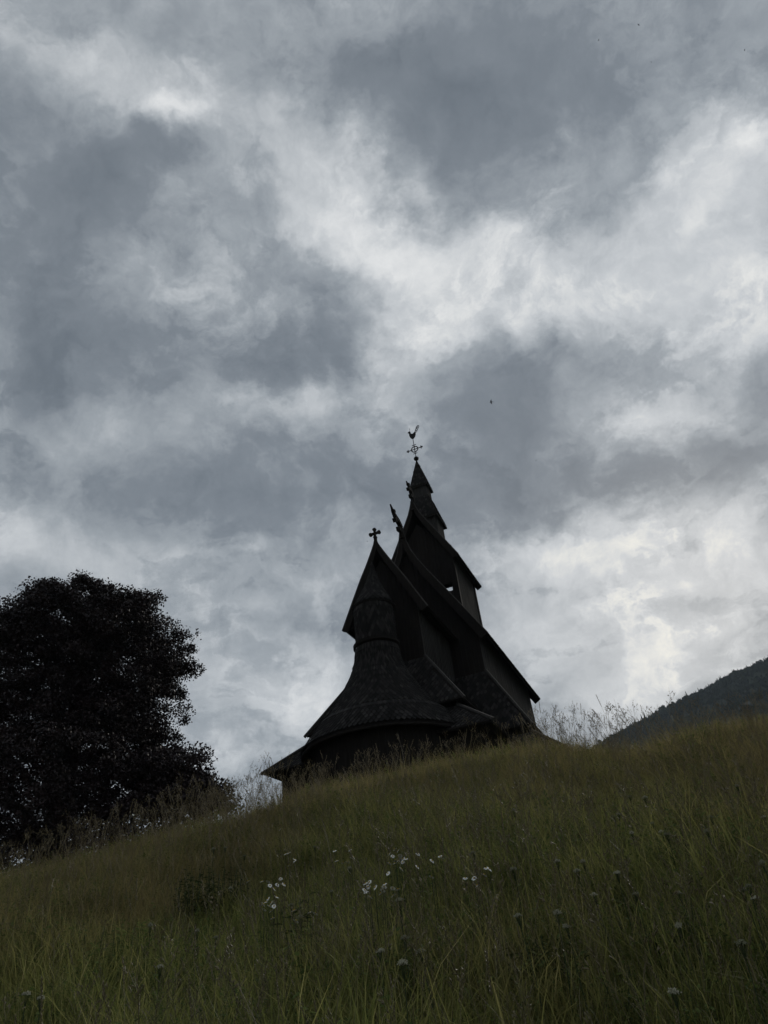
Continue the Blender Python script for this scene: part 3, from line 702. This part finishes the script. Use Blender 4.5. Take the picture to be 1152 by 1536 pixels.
def spikelet(mb, c, d_, l_, w_):
    d_ = d_.normalized(); a = d_.cross(Vector((.3, .2, .9)))
    if a.length < .05: a = d_.cross(Vector((1, 0, 0)))
    a.normalize(); e = d_.cross(a)
    p0, p1 = c, c+d_*l_; m_ = c+d_*l_*.45
    mb.add([p0, m_+a*w_, m_+e*w_, m_-a*w_, m_-e*w_, p1], [(0, 1, 2), (0, 2, 3), (0, 3, 4), (0, 4, 1), (5, 2, 1), (5, 3, 2), (5, 4, 3), (5, 1, 4)])
def stalk(kind):
    """flowering grass: 0 cocksfoot (chunky tufts), 1 open panicle, 2 narrow spike"""
    mb = MB(); H = random.uniform(.78, 1.08); la = random.uniform(0, 6.28); lean = random.uniform(.02, .16)
    d_ = Vector((math.cos(la), math.sin(la), 0))
    def at(t): return d_*(lean*t + .10*t*t*t*random.uniform(.9, 1.1)) + Vector((0, 0, H*t))
    ps = [at(t) for t in (0, .3, .6, .85, 1)]; mb.tube(ps, [.0018, .0016, .0014, .0011, .0008], 3, False)
    for _ in range(2): 
        t = random.uniform(.15, .5); blade(mb, at(t), random.uniform(.08, .2), .005, random.uniform(.05, .12), random.uniform(0, 6.28), .05)
    if kind == 0:
        for k in range(random.randint(4, 7)):
            t = .80+.2*k/7; c = at(min(t, 1)); a = la+random.choice([-1, 1])*random.uniform(.3, 1.4); s_ = Vector((math.cos(a), math.sin(a), random.uniform(.7, 1.8))).normalized()
            L = random.uniform(.01, .07)*(1.25-t)*4
            c2 = c+s_*L; mb.tube([c, c2], .0009, 3, False)
            for q in range(random.randint(2, 4)): spikelet(mb, c2+Vector((random.gauss(0, .006), random.gauss(0, .006), random.gauss(0, .01))), (s_+Vector((random.gauss(0, .25), random.gauss(0, .25), random.gauss(0, .25)))), random.uniform(.018, .036), random.uniform(.003, .0048))
    elif kind == 1:
        for k in range(22):
            t = .66+.34*k/22; c = at(t); a = k*2.4; L = random.uniform(.04, .10)*(1.15-t)*3
            e = c+Vector((math.cos(a)*L*.75, math.sin(a)*L*.75, L*.75)); mb.tube([c, e], .0008, 3, False)
            for q in range(3): spikelet(mb, c.lerp(e, .45+.27*q), Vector((math.cos(a)*.5, math.sin(a)*.5, .8)), random.uniform(.009, .014), .0024)
    else:
        for k in range(30):
            t = .84+.16*k/30; a = k*2.2; spikelet(mb, at(t), Vector((math.cos(a)*.5, math.sin(a)*.5, 1)), .016, .0034)
    return mb.build('seed_stalk', M_STALK)
sk_ = [stalk(0) for _ in range(5)] + [stalk(1) for _ in range(4)] + [stalk(2) for _ in range(3)]

def sector(n_, r0, r1, a0, a1):
    r_ = np.sqrt(rng.uniform(r0*r0, r1*r1, n_)); a_ = np.radians(rng.uniform(a0, a1, n_))
    return r_*np.sin(a_), r_*np.cos(a_)
def place(name, x, y, sc, idx, src, m, label, tilt=.16, sink=.02, cat='grass'):
    n_ = len(x); z = ground(x, y)-sink
    rot = np.stack([rng.normal(0, tilt, n_), rng.normal(0, tilt, n_), rng.uniform(0, 6.283, n_)], 1)
    return scatter(name, np.stack([x, y, z], 1), rot, sc, idx, src, m, label, cat)
x1, y1 = sector(23000, 1.6, 14.5, -48, 46)
hf = vnoise(x1*.8, y1*.8)
place('meadow_grass', x1, y1, rng.uniform(.75, 1.2, len(x1))*(1+.28*hf), rng.choice(12, len(x1), p=[.08]*4+[.075]*4+[.08]*2+[.11]*2), gk, M_GRASS, 'dull green uncut meadow grass covering the whole bank')
x2, y2 = sector(7800, 2.6, 12.6, -46, 44)
den = vnoise(x2*.5+3, y2*.5); kp = (rng.random(len(x2)) < .45+.4*den) ; x2, y2 = x2[kp], y2[kp]
xa, ya = sector(330, 10.8, 13.0, -40, 36)
xb, yb = sector(170, 11.3, 12.8, -19, -10.5); xc, yc = sector(130, 11.4, 12.8, 9.5, 16); xd, yd = sector(46, 11.4, 12.4, 15, 21)
x2 = np.concatenate([x2, xa, xb, xc, xd]); y2 = np.concatenate([y2, ya, yb, yc, yd])
r2 = np.hypot(x2, y2)
sc2 = rng.uniform(.55, .95, len(x2)); sc2[-(len(xb)+len(xc)+len(xd)):] *= 1.18; sc2[-len(xd):] *= 1.1
place('flowering_grass', x2, y2, sc2, np.where(r2 > 10.6, rng.choice(12, len(x2), p=[.15]*5+[.02]*4+[.17/3]*3), rng.choice(12, len(x2), p=[.08]*5+[.06]*4+[.12]*3)), sk_, M_STALK, 'tall seed heads of flowering grass standing above the meadow', .07)

# ---- daisies
M_PETAL = mat('daisy_petals', lambda nb, p: nb.ramp(rnd(nb), [(0, (.62, .62, .59)), (1, (.84, .84, .80))]), .6, .2)
M_DISC = mat('daisy_disc', lambda nb, p: (.45, .30, .03, 1), .8, .1)
M_STEM = mat('flower_stem', lambda nb, p: (.035, .05, .018, 1), .7, .2)
M_UMBEL = mat('umbel_florets', lambda nb, p: nb.ramp(rnd(nb), [(0, (.16, .165, .10)), (1, (.38, .37, .28))]), .8, .1)
def ray_dir(px, py): return (fwd + crt*((px-576)/FPX) - cup*((py-768)/FPX)).normalized()
def on_bank(px, py, h):
    """the point h above the bank that is seen in the photograph at (px, py)"""
    v = ray_dir(px, py); t = 1.5
    while t < 18:
        p = v*t
        if p.z < g1(p.x, p.y)+h: return p
        t += .02
    return None
def daisy_mesh(k):
    st = MB(); hd = MB(); ds = MB(); H = .5
    tl = random.uniform(.25, 1.0); a = random.uniform(0, 6.28); nn = Vector((math.cos(a)*math.sin(tl), math.sin(a)*math.sin(tl)-.25, math.cos(tl))).normalized()
    ux = nn.cross(Vector((0, 0, 1))).normalized() if abs(nn.z) < .99 else Vector((1, 0, 0)); uy = nn.cross(ux)
    c = Vector((0, 0, H)); st.tube([(random.uniform(-.05, .05), random.uniform(-.05, .05), -.05), (0, 0, H*.6), c], [.0025, .002, .0018], 4)
    n_ = 17
    for j in range(n_):
        th = 2*math.pi*j/n_; e = ux*math.cos(th)+uy*math.sin(th); f_ = nn.cross(e); L = .0185*random.uniform(.85, 1.1)
        hd.add([c+e*.005-f_*.0016, c+e*.005+f_*.0016, c+e*L*.8+f_*.0029-nn*.001, c+e*L-nn*.003, c+e*L*.8-f_*.0029-nn*.001], [(0, 1, 2, 3, 4)])
    ds.add([c+nn*.006]+[c+(ux*math.cos(t)+uy*math.sin(t))*.0065+nn*.001 for t in np.linspace(0, 2*math.pi, 9)[:-1]], [(0, 1+j, 1+(j+1) % 8) for j in range(8)])
    return st, hd, ds
dz_protos = []
for k in range(5):
    st, hd, ds = daisy_mesh(k); s_ = st.build('stem', M_STEM); h_ = hd.build('flower_head', M_PETAL); d_ = ds.build('disc', M_DISC)
    for o in (s_, h_, d_): col.objects.unlink(o)
    dz_protos.append((s_.data, h_.data, d_.data))
def put_daisy(px, py, label, group):
    p = on_bank(px, py, random.uniform(.55, .64))
    if p is None: return
    e = bpy.data.objects.new('daisy', None); col.objects.link(e)
    gz = g1(p.x, p.y); e.location = (p.x, p.y, gz); sc = (p.z-gz)/.5
    e.scale = (1, 1, sc); e.rotation_euler = (0, 0, random.uniform(-1.0, 1.0)); tag(e, label, 'daisy', group)
    k = random.randrange(5)
    for nm, me in zip(('stem', 'flower_head', 'disc'), dz_protos[k]):
        o = bpy.data.objects.new(nm, me); col.objects.link(o); o.parent = e
DA = {'left': [(393, 1322), (402, 1322), (405, 1328), (411, 1333), (421, 1318), (416, 1327), (426, 1326), (424, 1327), (415, 1345), (402, 1348), (399, 1353), (407, 1354), (410, 1353), (391, 1357), (395, 1356), (404, 1359), (411, 1359), (396, 1364), (407, 1366), (409, 1377), (442, 1365), (440, 1366), (465, 1368), (473, 1370), (444, 1381), (372, 1322)],
      'upper': [(428, 1281), (433, 1279), (442, 1289), (434, 1298), (420, 1244), (525, 1275), (530, 1285), (527, 1287), (515, 1294), (521, 1293), (505, 1291), (502, 1276), (442, 1291)],
      'middle': [(584, 1281), (592, 1274), (597, 1276), (589, 1284), (600, 1283), (601, 1288), (593, 1290), (597, 1291), (604, 1293), (592, 1295), (605, 1288), (584, 1295), (602, 1303), (582, 1310), (627, 1281), (609, 1288)],
      'centre': [(548, 1325), (554, 1323), (552, 1330), (547, 1335), (562, 1330), (563, 1331), (549, 1338), (577, 1326), (574, 1335), (571, 1340), (589, 1332), (597, 1334), (590, 1343), (555, 1345), (576, 1330)],
      'right': [(729, 1302), (734, 1303), (711, 1317), (698, 1317), (660, 1284), (663, 1286), (648, 1291), (626, 1300), (647, 1315), (716, 1328), (726, 1312)]}
LAB = {'left': 'white daisy of the densest clump, left in the lower meadow', 'upper': 'white daisy scattered high on the bank left of the middle clump',
       'middle': 'white daisy of the tight clump below the church apse', 'centre': 'white daisy of the loose ring under the middle clump', 'right': 'white daisy standing apart to the right of the clumps'}
for k, L in DA.items():
    for px, py in L: put_daisy(px, py, LAB[k], 'daisies of the '+k+' clump')
# a few white flowers by the beech
for px, py in [(206, 1208), (200, 1222), (208, 1228), (224, 1234), (258, 1212), (262, 1214)]: put_daisy(px, py, 'white flower on the crest in front of the dark beech', 'daisies below the beech')

# ---- pale umbels (yarrow / hogweed heads)
def umbel_mesh():
    st = MB(); hd = MB(); H = .5; c0 = Vector((0, 0, H*.88))
    st.tube([(0, 0, -.05), (.01, 0, H*.5), c0], [.004, .003, .0026], 4)
    for j in range(16):
        a = j*2.4; r_ = .019*math.sqrt((j+.5)/16); e = Vector((math.cos(a)*r_, math.sin(a)*r_, H + .004 - r_*r_*34))
        st.tube([c0, e], .001, 3, False)
        for q in range(4):
            u = e + Vector((random.gauss(0, .006), random.gauss(0, .006), random.uniform(0, .006))); spikelet(hd, u-Vector((0, 0, .003)), Vector((random.gauss(0, .6), random.gauss(0, .6), 1)), random.uniform(.005, .008), .0042)
    return st, hd
um = []
for k in range(4):
    a, c = umbel_mesh(); s_ = a.build('stem', M_STEM); h_ = c.build('flower_head', M_UMBEL)
    for o in (s_, h_): col.objects.unlink(o)
    um.append((s_.data, h_.data))
UM = [(320, 1272), (336, 1271), (352, 1330), (365, 1283), (490, 1338), (435, 1357), (452, 1375), (525, 1300), (472, 1270), (610, 1405), (607, 1443), (568, 1425), (644, 1423), (718, 1278), (925, 1222), (957, 1197), (941, 1196), (982, 1234), (1000, 1252), (1003, 1244), (1071, 1220), (1088, 1182), (1106, 1178), (1070, 1245), (940, 1250), (926, 1223), (832, 1292), (773, 1214), (778, 1303), (823, 1370), (900, 1340), (946, 1340), (1018, 1339), (787, 1369), (858, 1388), (990, 1390), (1025, 1385), (1096, 1415), (1000, 1488), (1135, 1345), (1117, 1333), (1114, 1330), (64, 1496), (225, 1388), (305, 1394), (325, 1402), (240, 1450), (40, 1490), (600, 1350), (880, 1290), (870, 1305), (1150, 1290), (1140, 1225), (920, 1310)]
random.shuffle(UM)
for i, (px, py) in enumerate(UM):
    p = on_bank(px, py, random.uniform(.48, .60))
    if p is None: continue
    e = bpy.data.objects.new('umbel_flower', None); col.objects.link(e); gz = g1(p.x, p.y); e.location = (p.x, p.y, gz)
    sc = (p.z-gz)/.5; u_ = random.uniform(.6, 1.05); e.scale = (u_, u_, sc); e.rotation_euler = (random.gauss(0, .06), random.gauss(0, .06), random.uniform(0, 6.28))
    side = 'left' if px < 500 else ('middle' if px < 760 else 'right'); lev = 'high near the crest' if py < 1260 else ('halfway up' if py < 1400 else 'low near the bottom edge')
    tag(e, 'pale umbel flower head %s, %s side of the bank' % (lev, side), 'wildflower', 'umbel flowers %s on the %s' % (lev, side))
    for nm, me in zip(('stem', 'flower_head'), um[i % 4]):
        o = bpy.data.objects.new(nm, me); col.objects.link(o); o.parent = e

# ---- broad-leaved weeds
def weed(px, py, label, n_, h, spread, lw_, leaf=None):
    p = on_bank(px, py, .15)
    e = bpy.data.objects.new('leafy_weed', None); col.objects.link(e); e.location = (p.x, p.y, g1(p.x, p.y)); tag(e, label, 'plant')
    sm = MB(); lf = MB()
    for k in range(n_):
        a = random.uniform(0, 6.28); r_ = spread*math.sqrt(random.random()); hh = h*random.uniform(.6, 1.05); b0 = Vector((math.cos(a)*r_, math.sin(a)*r_, -.05)); t0 = b0+Vector((random.gauss(0, .05), random.gauss(0, .05), hh))
        sm.tube([b0, b0.lerp(t0, .5), t0], [.005, .004, .002], 4)
        for q in range(11):
            c = b0.lerp(t0, .15+.08*q); th = q*2.4+k; d_ = Vector((math.cos(th), math.sin(th), random.uniform(-.2, .5))); sd_ = Vector((-d_.y, d_.x, 0)); L = lw_*random.uniform(.8, 1.5)*(1.2-.05*q)
            lf.add([c, c+d_*L*.45+sd_*L*.26, c+d_*L-Vector((0, 0, L*.25)), c+d_*L*.45-sd_*L*.26], [(0, 1, 2), (0, 2, 3)])
    sm.build('stems', M_STEM, e); o = lf.build('leaves', M_FORB, e); o['kind'] = 'stuff'; o.data.materials[0] = leaf or M_WEED
weed(312, 1345, 'dark bushy nettle clump in the grass left of the densest daisies', 70, .46, .40, .052)
weed(455, 1440, 'dark upright dock plant in the grass below the daisies', 9, .62, .06, .10)
weed(818, 1440, 'low dark weed in a gap of the grass on the right', 16, .32, .16, .07)

weed(600, 1475, 'leafy green weed near the bottom edge below the daisies', 22, .40, .22, .055, M_FORB)
weed(1005, 1415, 'broad leafy green clump low on the right of the bank', 26, .42, .26, .06, M_FORB)
weed(880, 1215, 'small leafy tuft high on the bank below the church corner', 20, .40, .25, .05, M_FORB)
weed(175, 1430, 'leafy green weed in the grass near the lower left corner', 24, .38, .24, .055, M_FORB)
weed(1075, 1290, 'leafy green weed halfway up near the right edge', 24, .42, .28, .055, M_FORB)
weed(700, 1235, 'small dark tuft high on the bank under the apse', 18, .38, .22, .05)
weed(905, 1500, 'low leafy weed at the bottom edge right of centre', 18, .32, .20, .05, M_FORB)
# ------------------------------------------------------------------ birds
def bird(px, py, dist, span, az_, label, sweep=.5):
    v = ray_dir(px, py); p = v*dist
    e = bpy.data.objects.new('bird', None); col.objects.link(e); e.location = p; e.rotation_euler = (.15, .25, az_)
    tag(e, label, 'bird')
    s_ = span
    mb = MB(); mb.tube([(0, .30*s_, 0), (0, .24*s_, 0), (0, .1*s_, 0), (0, -.12*s_, 0), (0, -.24*s_, 0)], [.01*s_, .05*s_, .075*s_, .05*s_, .015*s_], 8)
    mb.add([(-.02*s_, -.2*s_, 0), (.02*s_, -.2*s_, 0), (.10*s_, -.40*s_, .005), (0, -.31*s_, 0), (-.10*s_, -.40*s_, .005)], [(0, 1, 2, 3, 4)])
    for q in (-1, 1):
        w_ = MB(); o = [(.03, .12), (.22, .15), (.38, .06), (.52, -.12*sweep*2), (.36, -.06), (.2, -.04), (.03, -.08)]
        pt = [(q*x*s_, y*s_, abs(x)*.18*s_) for x, y in o]; w_.add(pt+[(x, y, z-.012*s_) for x, y, z in pt], [tuple(range(7)), tuple(range(13, 6, -1))]+[(i, i+7, (i+1) % 7+7, (i+1) % 7) for i in range(7)])
        w_.build('wing', M_IRON, e)
    mb.build('body', M_IRON, e, True)
bird(737, 603, 45, .36, 1.45, 'dark swift gliding in the sky right of the spire tip')
bird(958, 37, 80, .26, .6, 'tiny dark bird near the top right edge of the sky, upper one')
bird(898, 60, 85, .22, 2.2, 'tiny dark bird high in the sky left of the upper bird')
bird(1117, 75, 95, .24, 1.2, 'faint tiny bird nearest the top right corner of the sky')
bird(977, 93, 110, .20, .2, 'faint tiny bird just below the topmost bird')
bird(551, 812, 60, .16, 2.8, 'tiny dark bird beside the gable cross of the church')
bird(804, 691, 110, .26, 1.9, 'faint tiny bird low over the dark cloud right of the spire')

# ------------------------------------------------------------------ haze
def m_haze():
    m = bpy.data.materials.new('valley_air'); m.use_nodes = True; t = m.node_tree
    t.nodes.remove(t.nodes['Principled BSDF']); v = t.nodes.new('ShaderNodeVolumePrincipled')
    v.inputs['Color'].default_value = (.72, .86, 1, 1); v.inputs['Density'].default_value = 1e-4; v.inputs['Anisotropy'].default_value = .2
    t.links.new(v.outputs[0], t.nodes['Material Output'].inputs['Volume']); return m
mb = MB(); mb.box((0, 0, 235), (6300, 6300, 250))
hz = mb.build('haze', m_haze()); tag(hz, 'thin grey valley air over the whole scene', None, None, 'stuff')
